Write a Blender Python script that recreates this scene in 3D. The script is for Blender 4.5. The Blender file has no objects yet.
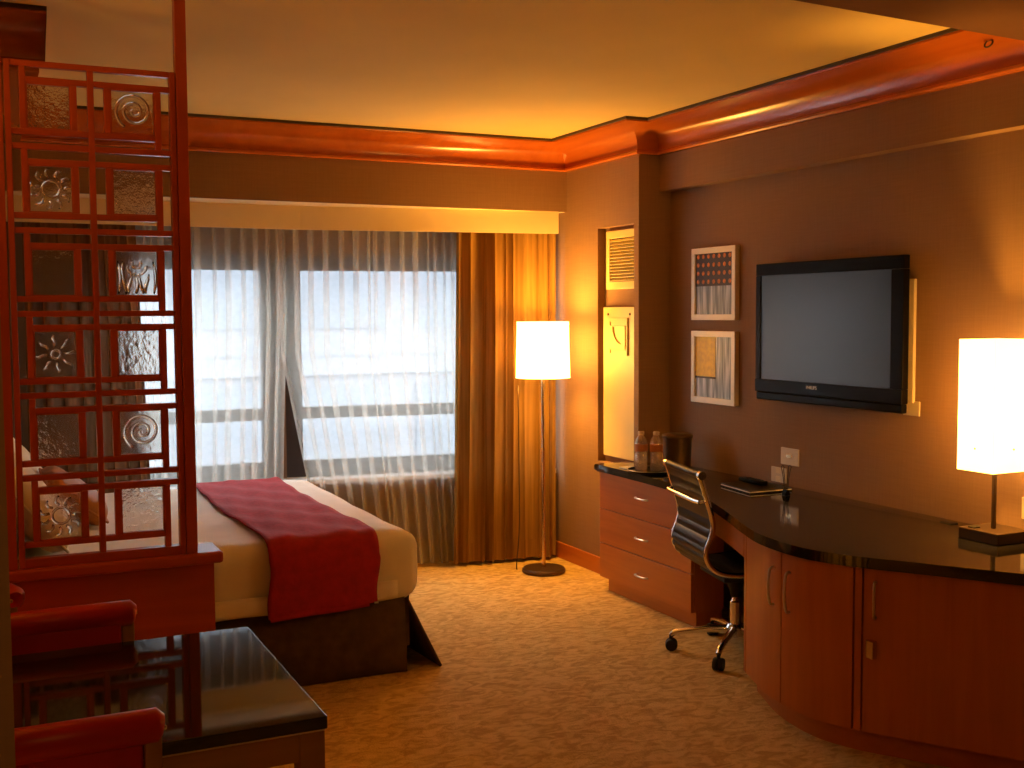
import bpy, bmesh, math, random
from mathutils import Vector, Matrix
random.seed(7)
PI = math.pi
scn = bpy.context.scene
COL = scn.collection

# ------------------------------------------------------------------ camera
CAMH = 1.61
yaw, pitch, roll = 0.4463, -0.0621, -0.0057
FWD = Vector((math.sin(yaw)*math.cos(pitch), math.cos(yaw)*math.cos(pitch), math.sin(pitch)))
R0 = Vector((math.cos(yaw), -math.sin(yaw), 0)); U0 = R0.cross(FWD)
RT = math.cos(roll)*R0 + math.sin(roll)*U0
UP = -math.sin(roll)*R0 + math.cos(roll)*U0
cam_data = bpy.data.cameras.new('camera'); cam = bpy.data.objects.new('camera', cam_data); COL.objects.link(cam)
M = Matrix((RT, UP, -FWD)).transposed().to_4x4(); M.translation = Vector((0, 0, CAMH))
cam.matrix_world = M
cam_data.sensor_width = 36; cam_data.lens = 1125.9/1024*36; cam_data.clip_start = 0.05; cam_data.clip_end = 300
scn.camera = cam

# ------------------------------------------------------------------ world, exposure
world = bpy.data.worlds.new('overcast_sky'); scn.world = world; world.use_nodes = True
bg = world.node_tree.nodes['Background']
bg.inputs[0].default_value = (0.94, 0.97, 1.0, 1); bg.inputs[1].default_value = 6.6
vs = scn.view_settings
vs.view_transform = 'Standard'; vs.look = 'None'; vs.gamma = 1; vs.use_curve_mapping = False
vs.exposure = 0.22
LAMP = (1.0, 0.45, 0.060)          # tungsten light, seen by a daylight balanced camera
FLOOR_LAMP_W, TABLE_LAMP_W = 74.0, 62.0
CORNER_W, ENTRY_W = 125.0, 9.0

# ------------------------------------------------------------------ materials
def srgb(r, g, b):
    f = lambda c: (c/255/12.92) if c/255 <= .04045 else ((c/255+.055)/1.055)**2.4
    return (f(r), f(g), f(b))
def newmat(name):
    m = bpy.data.materials.new(name); m.use_nodes = True
    nt = m.node_tree; return m, nt, nt.nodes['Principled BSDF'], nt.nodes['Material Output']
def plain(name, col, rough=.5, metal=0, spec=.5, coat=0, var=.12, scale=6, bump=0, bscale=200):
    """principled colour with a slight procedural variation"""
    m, nt, p, o = newmat(name)
    tc = nt.nodes.new('ShaderNodeTexCoord'); n = nt.nodes.new('ShaderNodeTexNoise'); n.inputs['Scale'].default_value = scale
    nt.links.new(tc.outputs['Object'], n.inputs['Vector'])
    r = nt.nodes.new('ShaderNodeValToRGB')
    r.color_ramp.elements[0].position = .3; r.color_ramp.elements[1].position = .7
    r.color_ramp.elements[0].color = (*[c*(1-var) for c in col], 1); r.color_ramp.elements[1].color = (*[min(1, c*(1+var)) for c in col], 1)
    nt.links.new(n.outputs['Fac'], r.inputs[0]); nt.links.new(r.outputs[0], p.inputs['Base Color'])
    p.inputs['Roughness'].default_value = rough; p.inputs['Metallic'].default_value = metal
    p.inputs['Specular IOR Level'].default_value = spec; p.inputs['Coat Weight'].default_value = coat; p.inputs['Coat Roughness'].default_value = .08
    if bump:
        n2 = nt.nodes.new('ShaderNodeTexNoise'); n2.inputs['Scale'].default_value = bscale
        nt.links.new(tc.outputs['Object'], n2.inputs['Vector'])
        b = nt.nodes.new('ShaderNodeBump'); b.inputs['Strength'].default_value = bump; b.inputs['Distance'].default_value = .003
        nt.links.new(n2.outputs['Fac'], b.inputs['Height']); nt.links.new(b.outputs[0], p.inputs['Normal'])
    return m
def wood(name, c0, c1, axis='x', rough=.32, coat=.4, grain=14):
    m, nt, p, o = newmat(name)
    tc = nt.nodes.new('ShaderNodeTexCoord'); mp = nt.nodes.new('ShaderNodeMapping')
    s = [grain]*3; s['xyz'.index(axis)] = grain*.07
    mp.inputs['Scale'].default_value = s
    n = nt.nodes.new('ShaderNodeTexNoise'); n.inputs['Scale'].default_value = 1.6; n.inputs['Detail'].default_value = 6; n.inputs['Distortion'].default_value = .6
    nt.links.new(tc.outputs['Object'], mp.inputs[0]); nt.links.new(mp.outputs[0], n.inputs['Vector'])
    r = nt.nodes.new('ShaderNodeValToRGB'); r.color_ramp.elements[0].position = .32; r.color_ramp.elements[1].position = .68
    r.color_ramp.elements[0].color = (*c0, 1); r.color_ramp.elements[1].color = (*c1, 1)
    nt.links.new(n.outputs['Fac'], r.inputs[0]); nt.links.new(r.outputs[0], p.inputs['Base Color'])
    p.inputs['Roughness'].default_value = rough; p.inputs['Coat Weight'].default_value = coat; p.inputs['Coat Roughness'].default_value = .12
    return m
def fabric(name, c0, c1, stripes=0, transl=.3, rough=.9, transp=0, axis=0):
    """woven cloth: diffuse + translucent (+ open weave for sheers)"""
    m, nt, p, o = newmat(name); nt.nodes.remove(p)
    tc = nt.nodes.new('ShaderNodeTexCoord'); mp = nt.nodes.new('ShaderNodeMapping')
    mp.inputs['Scale'].default_value = (40, 40, 1.5) if stripes else (30, 30, 30)
    n = nt.nodes.new('ShaderNodeTexNoise'); n.inputs['Scale'].default_value = 1.0; n.inputs['Detail'].default_value = 4
    nt.links.new(tc.outputs['Object'], mp.inputs[0]); nt.links.new(mp.outputs[0], n.inputs['Vector'])
    r = nt.nodes.new('ShaderNodeValToRGB'); r.color_ramp.elements[0].position = .35; r.color_ramp.elements[1].position = .65
    r.color_ramp.elements[0].color = (*c0, 1); r.color_ramp.elements[1].color = (*c1, 1)
    nt.links.new(n.outputs['Fac'], r.inputs[0])
    d = nt.nodes.new('ShaderNodeBsdfDiffuse'); t = nt.nodes.new('ShaderNodeBsdfTranslucent'); mx = nt.nodes.new('ShaderNodeMixShader')
    nt.links.new(r.outputs[0], d.inputs[0]); nt.links.new(r.outputs[0], t.inputs[0])
    mx.inputs[0].default_value = transl; nt.links.new(d.outputs[0], mx.inputs[1]); nt.links.new(t.outputs[0], mx.inputs[2])
    out = mx
    if transp:
        tr = nt.nodes.new('ShaderNodeBsdfTransparent'); m2 = nt.nodes.new('ShaderNodeMixShader')
        m2.inputs[0].default_value = transp; nt.links.new(mx.outputs[0], m2.inputs[1]); nt.links.new(tr.outputs[0], m2.inputs[2]); out = m2
    nt.links.new(out.outputs[0], o.inputs[0])
    return m
def carpet_mat():
    m, nt, p, o = newmat('carpet_pile')
    tc = nt.nodes.new('ShaderNodeTexCoord')
    n1 = nt.nodes.new('ShaderNodeTexNoise'); n1.inputs['Scale'].default_value = 13; n1.inputs['Detail'].default_value = 6; n1.inputs['Distortion'].default_value = 1.3
    mp = nt.nodes.new('ShaderNodeMapping'); mp.inputs['Scale'].default_value = (1.0, 1.7, 1); mp.inputs['Rotation'].default_value = (0, 0, -.45)
    nt.links.new(tc.outputs['Object'], mp.inputs[0]); nt.links.new(mp.outputs[0], n1.inputs['Vector'])
    r = nt.nodes.new('ShaderNodeValToRGB'); cr = r.color_ramp
    cr.elements[0].position = .36; cr.elements[0].color = (.50, .32, .105, 1)
    cr.elements[1].position = .62; cr.elements[1].color = (.74, .53, .20, 1)
    e = cr.elements.new(.5); e.color = (.64, .435, .15, 1)
    nt.links.new(n1.outputs['Fac'], r.inputs[0]); nt.links.new(r.outputs[0], p.inputs['Base Color'])
    p.inputs['Roughness'].default_value = .95; p.inputs['Specular IOR Level'].default_value = .1
    n2 = nt.nodes.new('ShaderNodeTexNoise'); n2.inputs['Scale'].default_value = 130; nt.links.new(tc.outputs['Object'], n2.inputs['Vector'])
    ad = nt.nodes.new('ShaderNodeMath'); ad.operation = 'ADD'; nt.links.new(n1.outputs['Fac'], ad.inputs[0]); nt.links.new(n2.outputs['Fac'], ad.inputs[1])
    b = nt.nodes.new('ShaderNodeBump'); b.inputs['Strength'].default_value = .6; b.inputs['Distance'].default_value = .01
    nt.links.new(ad.outputs[0], b.inputs['Height']); nt.links.new(b.outputs[0], p.inputs['Normal'])
    return m
def wall_mat():
    """linen-weave vinyl wallcovering: fine crossed threads"""
    m, nt, p, o = newmat('wallcovering')
    tc = nt.nodes.new('ShaderNodeTexCoord'); hs = []
    for sc in ((6, 6, 160), (160, 160, 6)):
        mp = nt.nodes.new('ShaderNodeMapping'); mp.inputs['Scale'].default_value = sc
        n = nt.nodes.new('ShaderNodeTexNoise'); n.inputs['Scale'].default_value = 1; n.inputs['Detail'].default_value = 2
        nt.links.new(tc.outputs['Object'], mp.inputs[0]); nt.links.new(mp.outputs[0], n.inputs['Vector']); hs.append(n)
    ad = nt.nodes.new('ShaderNodeMath'); ad.operation = 'ADD'; nt.links.new(hs[0].outputs['Fac'], ad.inputs[0]); nt.links.new(hs[1].outputs['Fac'], ad.inputs[1])
    r = nt.nodes.new('ShaderNodeValToRGB'); r.color_ramp.elements[0].position = .35; r.color_ramp.elements[1].position = .65
    hf = nt.nodes.new('ShaderNodeMath'); hf.operation = 'MULTIPLY'; hf.inputs[1].default_value = .5; nt.links.new(ad.outputs[0], hf.inputs[0])
    r.color_ramp.elements[0].color = (.275, .166, .100, 1); r.color_ramp.elements[1].color = (.305, .187, .114, 1)
    nt.links.new(hf.outputs[0], r.inputs[0]); nt.links.new(r.outputs[0], p.inputs['Base Color'])
    p.inputs['Roughness'].default_value = .85; p.inputs['Specular IOR Level'].default_value = .12
    b = nt.nodes.new('ShaderNodeBump'); b.inputs['Strength'].default_value = .06; b.inputs['Distance'].default_value = .002
    nt.links.new(ad.outputs[0], b.inputs['Height']); nt.links.new(b.outputs[0], p.inputs['Normal'])
    return m
def shade_mat(name, col, emit, transl):
    m, nt, p, o = newmat(name); nt.nodes.remove(p)
    e = nt.nodes.new('ShaderNodeEmission'); e.inputs[0].default_value = (*LAMP, 1); e.inputs[0].default_value = (1.0, .58, .16, 1); e.inputs[1].default_value = emit
    t = nt.nodes.new('ShaderNodeBsdfTranslucent'); t.inputs[0].default_value = (*col, 1)
    d = nt.nodes.new('ShaderNodeBsdfDiffuse'); d.inputs[0].default_value = (*col, 1)
    mx = nt.nodes.new('ShaderNodeMixShader'); mx.inputs[0].default_value = transl
    nt.links.new(d.outputs[0], mx.inputs[1]); nt.links.new(t.outputs[0], mx.inputs[2])
    a = nt.nodes.new('ShaderNodeAddShader'); nt.links.new(mx.outputs[0], a.inputs[0]); nt.links.new(e.outputs[0], a.inputs[1])
    nt.links.new(a.outputs[0], o.inputs[0]); return m
def thin_glass(name, tint=(.93, .96, .98), refl=.08):
    m, nt, p, o = newmat(name); nt.nodes.remove(p)
    t = nt.nodes.new('ShaderNodeBsdfTransparent'); t.inputs[0].default_value = (*tint, 1)
    g = nt.nodes.new('ShaderNodeBsdfGlossy'); g.inputs['Roughness'].default_value = .02
    mx = nt.nodes.new('ShaderNodeMixShader'); mx.inputs[0].default_value = refl
    nt.links.new(t.outputs[0], mx.inputs[1]); nt.links.new(g.outputs[0], mx.inputs[2]); nt.links.new(mx.outputs[0], o.inputs[0]); return m
def cast_glass(name, bump=.5, scale=60, col=(.93, .9, .84)):
    m, nt, p, o = newmat(name)
    p.inputs['Base Color'].default_value = (*col, 1); p.inputs['Transmission Weight'].default_value = 1; p.inputs['Roughness'].default_value = .12; p.inputs['IOR'].default_value = 1.45
    tc = nt.nodes.new('ShaderNodeTexCoord'); n = nt.nodes.new('ShaderNodeTexNoise'); n.inputs['Scale'].default_value = scale; n.inputs['Detail'].default_value = 3
    nt.links.new(tc.outputs['Object'], n.inputs['Vector'])
    b = nt.nodes.new('ShaderNodeBump'); b.inputs['Strength'].default_value = bump; b.inputs['Distance'].default_value = .004
    nt.links.new(n.outputs['Fac'], b.inputs['Height']); nt.links.new(b.outputs[0], p.inputs['Normal'])
    return m
def granite():
    m, nt, p, o = newmat('black_granite')
    tc = nt.nodes.new('ShaderNodeTexCoord'); n = nt.nodes.new('ShaderNodeTexNoise'); n.inputs['Scale'].default_value = 260
    nt.links.new(tc.outputs['Object'], n.inputs['Vector'])
    r = nt.nodes.new('ShaderNodeValToRGB'); r.color_ramp.elements[0].position = .55; r.color_ramp.elements[1].position = .75
    r.color_ramp.elements[0].color = (.008, .007, .007, 1); r.color_ramp.elements[1].color = (.05, .045, .04, 1)
    nt.links.new(n.outputs['Fac'], r.inputs[0]); nt.links.new(r.outputs[0], p.inputs['Base Color'])
    p.inputs['Roughness'].default_value = .07; p.inputs['Specular IOR Level'].default_value = .75; return m
def stripes_mat(name, ca, cb, cc, sc=(60, 60, 4)):
    m, nt, p, o = newmat(name)
    tc = nt.nodes.new('ShaderNodeTexCoord'); mp = nt.nodes.new('ShaderNodeMapping'); mp.inputs['Scale'].default_value = sc
    n = nt.nodes.new('ShaderNodeTexNoise'); n.inputs['Scale'].default_value = 1; n.inputs['Detail'].default_value = 5
    nt.links.new(tc.outputs['Object'], mp.inputs[0]); nt.links.new(mp.outputs[0], n.inputs['Vector'])
    r = nt.nodes.new('ShaderNodeValToRGB'); cr = r.color_ramp
    cr.elements[0].position = .36; cr.elements[0].color = (*ca, 1); cr.elements[1].position = .66; cr.elements[1].color = (*cc, 1)
    e = cr.elements.new(.5); e.color = (*cb, 1)
    nt.links.new(n.outputs['Fac'], r.inputs[0]); nt.links.new(r.outputs[0], p.inputs['Base Color']); p.inputs['Roughness'].default_value = .4
    return m

MT = {}
MT['wall'] = wall_mat()
MT['ceiling'] = plain('cream_ceiling', (.80, .62, .24), .9, var=.03, scale=2, bump=.1, bscale=90)
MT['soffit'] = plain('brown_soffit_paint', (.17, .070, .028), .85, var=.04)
MT['carpet'] = carpet_mat()
MT['crown'] = wood('cherry_crown_wood', (.46, .105, .012), (.56, .145, .017), 'y', .25, .25, 5)
MT['crown_cap'] = plain('dark_cap_moulding', (.075, .045, .014), .6)
MT['cherry_x'] = wood('cherry_wood_lengthwise', (.46, .125, .016), (.54, .155, .020), 'x', .38, .15)
MT['cherry_y'] = wood('cherry_wood_along', (.46, .125, .016), (.54, .155, .020), 'y', .38, .15)
MT['cherry_z'] = wood('cherry_wood_upright', (.46, .125, .016), (.54, .155, .020), 'z', .38, .15)
MT['mahog_x'] = wood('red_mahogany_lengthwise', (.37, .050, .007), (.45, .066, .009), 'x', .35, .25)
MT['mahog_z'] = wood('red_mahogany_upright', (.37, .050, .007), (.45, .066, .009), 'z', .35, .25)
MT['table_wood'] = wood('brown_table_wood', (.27, .13, .045), (.34, .17, .06), 'x', .4, .2)
MT['granite'] = granite()
MT['black_glass'] = plain('black_table_glass', (.010, .010, .012), .04, spec=.7, var=.02)
MT['chrome'] = plain('polished_chrome', (.80, .79, .77), .10, metal=1, var=.03)
MT['steel'] = plain('brushed_steel', (.66, .60, .52), .28, metal=1, var=.05)
MT['bronze'] = plain('dark_bronze_frame', (.030, .020, .018), .45, var=.1)
MT['iron'] = plain('dark_lamp_metal', (.10, .06, .035), .4, metal=.6, var=.1)
MT['brass'] = plain('satin_brass_pole', (.66, .50, .32), .25, metal=1, var=.05)
MT['leather'] = plain('black_leather', (.016, .014, .014), 0.40, spec=.22, bump=.15, bscale=150)
MT['rubber'] = plain('black_rubber', (.012, .011, .011), .6)
MT['plastic_black'] = plain('gloss_black_plastic', (.006, .005, .005), .30, spec=.05)
MT['screen'] = plain('dark_lcd_screen', (.022, .028, .027), 0.30, spec=.42, var=.02)
MT['white_enamel'] = plain('white_sill_paint', (.82, .82, .80), .4, var=.02)
MT['fascia'] = plain('cream_fascia_paint', (.78, .64, .40), .6, var=.03)
MT['panel_cream'] = plain('cream_metal_panel', (.80, .64, .26), .38, var=.03)
MT['plate'] = plain('ivory_wall_plate', (.66, .55, .38), .4, var=.03)
MT['duvet'] = plain('white_duvet_cotton', (.90, .84, .74), .85, var=.03, scale=9, bump=.3, bscale=25)
MT['pillow'] = plain('white_pillow_cotton', (.88, .82, .70), .85, var=.04, scale=8, bump=.25, bscale=18)
MT['cushion'] = plain('amber_cushion_satin', (.48, .20, .06), .6, var=.15, scale=10)
MT['runner'] = plain('crimson_runner_wool', (.40, .010, .022), .85, var=.15, scale=25, bump=.6, bscale=60)
MT['skirt'] = plain('brown_bed_skirt_cloth', (.085, .045, .025), .9, var=.2, scale=20, bump=.2, bscale=120)
MT['headboard'] = plain('tan_headboard_cloth', (.30, .18, .09), .8)
MT['red_uph'] = plain('red_upholstery_vinyl', (.42, .012, .012), .38, var=.1, spec=.5)
MT['sheer'] = fabric('sheer_voile', (.87, .85, .78), (.93, .91, .84), 0, .62, transp=.70)
MT['drape'] = fabric('gold_drape_cloth', (.27, .145, .036), (.38, .215, .060), 1, .12)
MT['drape_brown'] = fabric('brown_drape_cloth', (.20, .10, .05), (.29, .155, .08), 1, .12)
MT['shade_floor'] = shade_mat('linen_lamp_shade', (.45, .36, .19), 6.0, .6)
MT['shade_table'] = shade_mat('paper_lamp_shade', (.45, .36, .19), 4.6, .6)
MT['win_glass'] = thin_glass('window_glass')
MT['tile_plain'] = cast_glass('cast_glass_plain', .55, 70)
MT['tile_relief'] = cast_glass('cast_glass_relief', .25, 40)
MT['bottle_glass'] = thin_glass('clear_plastic_pale_reflection', (.95, .92, .88), .22)
_nt = MT['bottle_glass'].node_tree; _o = _nt.nodes['Material Output']; _d = _nt.nodes.new('ShaderNodeBsdfDiffuse'); _d.inputs[0].default_value = (.85, .72, .64, 1)  # pale diffuse mixed in stands for the reflections on the bottles
_m = _nt.nodes.new('ShaderNodeMixShader'); _m.inputs[0].default_value = .22; _nt.links.new(_o.inputs[0].links[0].from_socket, _m.inputs[1]); _nt.links.new(_d.outputs[0], _m.inputs[2]); _nt.links.new(_m.outputs[0], _o.inputs[0])
MT['water_label'] = plain('orange_paper_label', (.55, .20, .06), .6)
MT['cap'] = plain('pale_bottle_cap', (.72, .60, .50), .4)
MT['frame_silver'] = plain('pale_picture_frame', (.95, .90, .78), .35, metal=.0, var=.04)
MT['art_grey'] = stripes_mat('art_grey_stripes', (.10, .14, .17), (.30, .37, .42), (.66, .70, .74))
MT['art_dark'] = plain('art_dark_brown', (.022, .010, .008), .5, var=.3, scale=40)
MT['art_dots'] = plain('art_orange_dots', (.75, .22, .03), .5, var=.4, scale=60)
MT['art_yellow'] = plain('art_yellow_block', (.95, .58, .03), .5, var=.15, scale=40)
MT['paper'] = plain('white_paper', (.75, .70, .62), .7)
MT['folder_red'] = plain('orange_red_cover', (.42, .09, .03), .5)
MT['header'] = plain('dark_brown_window_header', (.20, .115, .062), .6, var=.05)
MT['concrete'] = plain('pale_concrete_facade', (.175, .185, .205), .9, var=.06, scale=.4)
MT['office_glass'] = plain('blue_grey_office_glass', (.125, .145, .170), .5, var=.15, scale=.6)
MT['asphalt'] = plain('grey_asphalt', (.10, .10, .105), .9, var=.1, scale=.5)
MT['logo'] = plain('silver_logo_print', (.75, .75, .75), .4)

# ------------------------------------------------------------------ mesh helpers
def add_box(bm, x0, x1, y0, y1, z0, z1, bev=0, seg=2):
    vs_ = [bm.verts.new((x, y, z)) for x in (x0, x1) for y in (y0, y1) for z in (z0, z1)]
    fs = [bm.faces.new([vs_[i] for i in f]) for f in ((0, 1, 3, 2), (4, 6, 7, 5), (0, 4, 5, 1), (2, 3, 7, 6), (0, 2, 6, 4), (1, 5, 7, 3))]
    if bev:
        es = list({e for f in fs for e in f.edges})
        bmesh.ops.bevel(bm, geom=es, offset=bev, segments=seg, affect='EDGES', profile=.5)
def add_tube(bm, pts, r, seg=10, caps=True):
    pts = [Vector(p) for p in pts]; n = len(pts); rs = r if isinstance(r, (list, tuple)) else [r]*n
    rings = []; prev = None
    for i, p in enumerate(pts):
        d = (pts[min(i+1, n-1)] - pts[max(i-1, 0)]).normalized()
        if prev is None:
            a = d.cross(Vector((0, 0, 1)));
            if a.length < 1e-3: a = d.cross(Vector((1, 0, 0)))
            a.normalize()
        else:
            a = (prev - d*prev.dot(d)).normalized()
        prev = a; b = d.cross(a)
        rings.append([bm.verts.new(p + rs[i]*(math.cos(2*PI*k/seg)*a + math.sin(2*PI*k/seg)*b)) for k in range(seg)])
    for i in range(n-1):
        for k in range(seg):
            bm.faces.new((rings[i][k], rings[i][(k+1) % seg], rings[i+1][(k+1) % seg], rings[i+1][k]))
    if caps:
        bm.faces.new(rings[0][::-1]); bm.faces.new(rings[-1])
def add_lathe(bm, prof, c=(0, 0, 0), seg=28, cap0=True, cap1=True):
    rings = [[bm.verts.new((c[0]+r*math.cos(2*PI*k/seg), c[1]+r*math.sin(2*PI*k/seg), c[2]+z)) for k in range(seg)] for r, z in prof]
    for i in range(len(prof)-1):
        for k in range(seg):
            bm.faces.new((rings[i][k], rings[i][(k+1) % seg], rings[i+1][(k+1) % seg], rings[i+1][k]))
    if cap0: bm.faces.new(rings[0][::-1])
    if cap1: bm.faces.new(rings[-1])
def add_prism(bm, poly, z0, z1, bev=0):
    lo = [bm.verts.new((x, y, z0)) for x, y in poly]; hi = [bm.verts.new((x, y, z1)) for x, y in poly]; n = len(poly)
    f0 = bm.faces.new(lo[::-1]); f1 = bm.faces.new(hi); fs = [f0, f1]
    for i in range(n): bm.faces.new((lo[i], lo[(i+1) % n], hi[(i+1) % n], hi[i]))
    if bev:
        bmesh.ops.bevel(bm, geom=list({e for f in fs for e in f.edges}), offset=bev, segments=3, affect='EDGES', profile=.5)
def add_grid(bm, fn, nu, nv):
    g = [[bm.verts.new(fn(i/nu, j/nv)) for j in range(nv+1)] for i in range(nu+1)]
    for i in range(nu):
        for j in range(nv):
            bm.faces.new((g[i][j], g[i+1][j], g[i+1][j+1], g[i][j+1]))
    return g
def link(o): COL.objects.link(o); return o
def obj(name, bm, mat, parent=None, smooth=False, local=False, angle=None):
    """one mesh object; vertices are given in world space and moved to the parent's frame unless local"""
    bmesh.ops.recalc_face_normals(bm, faces=bm.faces)
    me = bpy.data.meshes.new(name); bm.to_mesh(me); bm.free()
    if smooth:
        for p in me.polygons: p.use_smooth = True
        if angle: me.set_sharp_from_angle(angle=math.radians(angle))
    me.materials.append(MT[mat] if isinstance(mat, str) else mat)
    o = bpy.data.objects.new(name, me); link(o)
    if parent:
        o.parent = parent
        if not local:
            off = Vector(parent.location)
            if parent.parent: off += Vector(parent.parent.location)
            me.transform(Matrix.Translation(-off))
    return o
def B(fn, *a, **k):
    bm = bmesh.new(); fn(bm, *a, **k); return bm
def box(name, mat, x0, x1, y0, y1, z0, z1, parent=None, bev=0, local=False, smooth=False):
    return obj(name, B(add_box, x0, x1, y0, y1, z0, z1, bev), mat, parent, local=local)
def tube(name, mat, pts, r, parent=None, seg=10, local=False):
    return obj(name, B(add_tube, pts, r, seg), mat, parent, True, local, 50)
def tag(o, label, cat, group=None):
    o['label'] = label; o['category'] = cat
    if group: o['group'] = group
    return o
def thing(name, label, cat, loc=(0, 0, 0), rz=0, group=None):
    o = bpy.data.objects.new(name, None); link(o); o.location = loc; o.rotation_euler = (0, 0, rz); o.empty_display_size = .1
    return tag(o, label, cat, group)
def struct(o, label, cat):
    o['kind'] = 'structure'; return tag(o, label, cat)
def catmull(pts, n=8):
    out = []; P = [pts[0]] + list(pts) + [pts[-1]]
    for i in range(1, len(P)-2):
        p0, p1, p2, p3 = [Vector(p) for p in P[i-1:i+3]]
        for k in range(n):
            t = k/n
            out.append(.5*((2*p1) + (p2-p0)*t + (2*p0-5*p1+4*p2-p3)*t*t + (3*p1-p0-3*p2+p3)*t**3))
    out.append(Vector(pts[-1])); return out
def text_mesh(name, s, size, mat, parent, mtx):
    cu = bpy.data.curves.new(name, 'FONT'); cu.body = s; cu.size = size; cu.extrude = .0008; cu.align_x = 'CENTER'; cu.align_y = 'CENTER'
    tmp = bpy.data.objects.new('tmp', cu); link(tmp)
    me = bpy.data.meshes.new_from_object(tmp.evaluated_get(bpy.context.evaluated_depsgraph_get()))
    bpy.data.objects.remove(tmp); me.transform(mtx); me.materials.clear(); me.materials.append(MT[mat])
    o = bpy.data.objects.new(name, me); link(o); o.parent = parent; return o

# ------------------------------------------------------------------ the room
XT, XS, XC = 3.682, 3.605, 3.466           # television wall, soffit face, column face
YB, YC = 6.417, 5.547                      # header wall face, column return
ZC, ZB, ZS = 2.682, 2.514, 2.311           # ceiling, crown foot, soffit underside
XL = -1.7; YN = -1.6                       # left and near limits
struct(box('floor', 'carpet', XL, XT+.2, YN, 7.3, -.06, 0), 'gold and tan mottled carpet covering the floor', 'floor')
struct(box('ceiling', 'ceiling', XL, XT+.2, YN, 7.3, ZC, ZC+.08), 'cream painted ceiling glowing in the lamp light', 'ceiling')
struct(obj('ceiling_drop', B(add_prism, [(XL, YN), (XT, YN), (XT, 2.987), (XL, 2.626)], 2.60, ZC), 'soffit'), 'dropped brown ceiling over the entrance, at the upper right', 'ceiling')
struct(box('wall_right', 'wall', XT, XT+.14, YN, 7.2, 0, ZC), 'brown linen-weave wall behind the television and desk', 'wall')
struct(box('wall_soffit', 'wall', XS, XT, YN, YC, ZS, ZC), 'shallow boxed soffit band under the crown above the television', 'wall')
struct(box('wall_near', 'wall', XL, XT, YN-.1, YN, 0, ZC), 'brown wall behind the viewer', 'wall')
struct(box('wall_left', 'wall', XL-.1, XL, YN, 4.0, 0, ZC), 'brown wall at the far left of the seating corner', 'wall')
struct(box('wall_partition', 'wall', XL, .03, 3.93, 4.04, 0, ZC), 'brown partition wall beside the lattice screen', 'wall')
struct(box('wall_head', 'wall', -.14, -.02, 4.04, 7.2, 0, ZC), 'brown wall at the head of the bed', 'wall')
struct(box('wall_entry', 'wall', -.9, .024, 1.15, 1.40, 0, 2.60), 'brown wall end at the left edge of the picture', 'wall')
struct(box('ceiling_canopy', 'crown', -.02, .25, 4.50, 6.40, 2.50, ZC), 'cherry wood canopy block under the ceiling above the bed head', 'canopy')

# column with a recessed niche for vent and access panel
bm = bmesh.new()
NY0, NY1, NZ0, NZ1 = 5.598, 6.017, 0.70, 2.128
add_box(bm, XC, XT, NY1, YB+.4, 0, ZC); add_box(bm, XC, XT, YC, NY0, 0, ZC)
add_box(bm, XC, XT, NY0, NY1, NZ1, ZC); add_box(bm, XC, XT, NY0, NY1, 0, NZ0); add_box(bm, XC+.05, XT, NY0, NY1, NZ0, NZ1)
struct(obj('wall_column', bm, 'wall'), 'projecting corner pier holding the vent grille and cream panel', 'wall')

# window wall: header block, curtain pocket, angled bay
JX, JY = 1.79, 6.67                        # bend of the bay (fascia line)
struct(box('wall_back', 'wall', -.02, XC, YB, YB+.02, 2.262, ZC), 'brown header wall between crown and curtain fascia', 'wall')
bm = bmesh.new(); add_prism(bm, [(-.02, YB+.02), (XC, YB+.02), (XC, 7.2), (-.02, 7.2)], 2.262, 2.30)
struct(obj('ceiling_pocket', bm, 'fascia'), 'cream underside of the curtain pocket above the window', 'ceiling')
for nm, a, b_, lab in (('trim_1', (-.02, 6.655), (JX, JY), 'cream curtain fascia board over the left window'), ('trim_2', (JX, JY), (3.405, 6.412), 'cream curtain fascia board over the right window')):
    bm = bmesh.new(); dx, dy = b_[0]-a[0], b_[1]-a[1]; L = math.hypot(dx, dy); nx, ny = -dy/L*.018, dx/L*.018
    add_prism(bm, [a, b_, (b_[0]+nx, b_[1]+ny), (a[0]+nx, a[1]+ny)], 2.122, 2.262, )
    struct(obj(nm, bm, 'fascia'), lab, 'fascia')

BJX, BJY = 1.75, 6.98                      # bend at the glass line
BEND = (BJX, BJY); BR = (3.55, 6.69); BL = (-.02, 6.96)
def along(a, b_, s, off=0):
    dx, dy = b_[0]-a[0], b_[1]-a[1]; L = math.hypot(dx, dy); return (a[0]+dx/L*s - dy/L*off, a[1]+dy/L*s + dx/L*off)
def seg_box(bm, a, b_, s0, s1, z0, z1, o0, o1):
    add_prism(bm, [along(a, b_, s0, o0), along(a, b_, s1, o0), along(a, b_, s1, o1), along(a, b_, s0, o1)], z0, z1)
LL = math.hypot(BJX-BL[0], BJY-BL[1]); LR = math.hypot(BR[0]-BJX, BR[1]-BJY)
ZSI, ZWT = .585, 1.985                      # sill and head of the window openings
bm = bmesh.new()
seg_box(bm, BL, BEND, 0, LL, 0, ZSI-.03, 0, .14); seg_box(bm, BL, BEND, 0, LL, ZWT, 2.262, 0, .14)
seg_box(bm, BL, BEND, 0, .30, ZSI-.03, ZWT, 0, .14); seg_box(bm, BL, BEND, LL-.02, LL, ZSI-.03, ZWT, 0, .14)
struct(obj('wall_window_left', bm, 'header'), 'brown wall under and over the left window', 'wall')
bm = bmesh.new()
seg_box(bm, BEND, BR, 0, LR, 0, ZSI-.03, 0, .14); seg_box(bm, BEND, BR, 0, LR, ZWT, 2.262, 0, .14)
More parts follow.
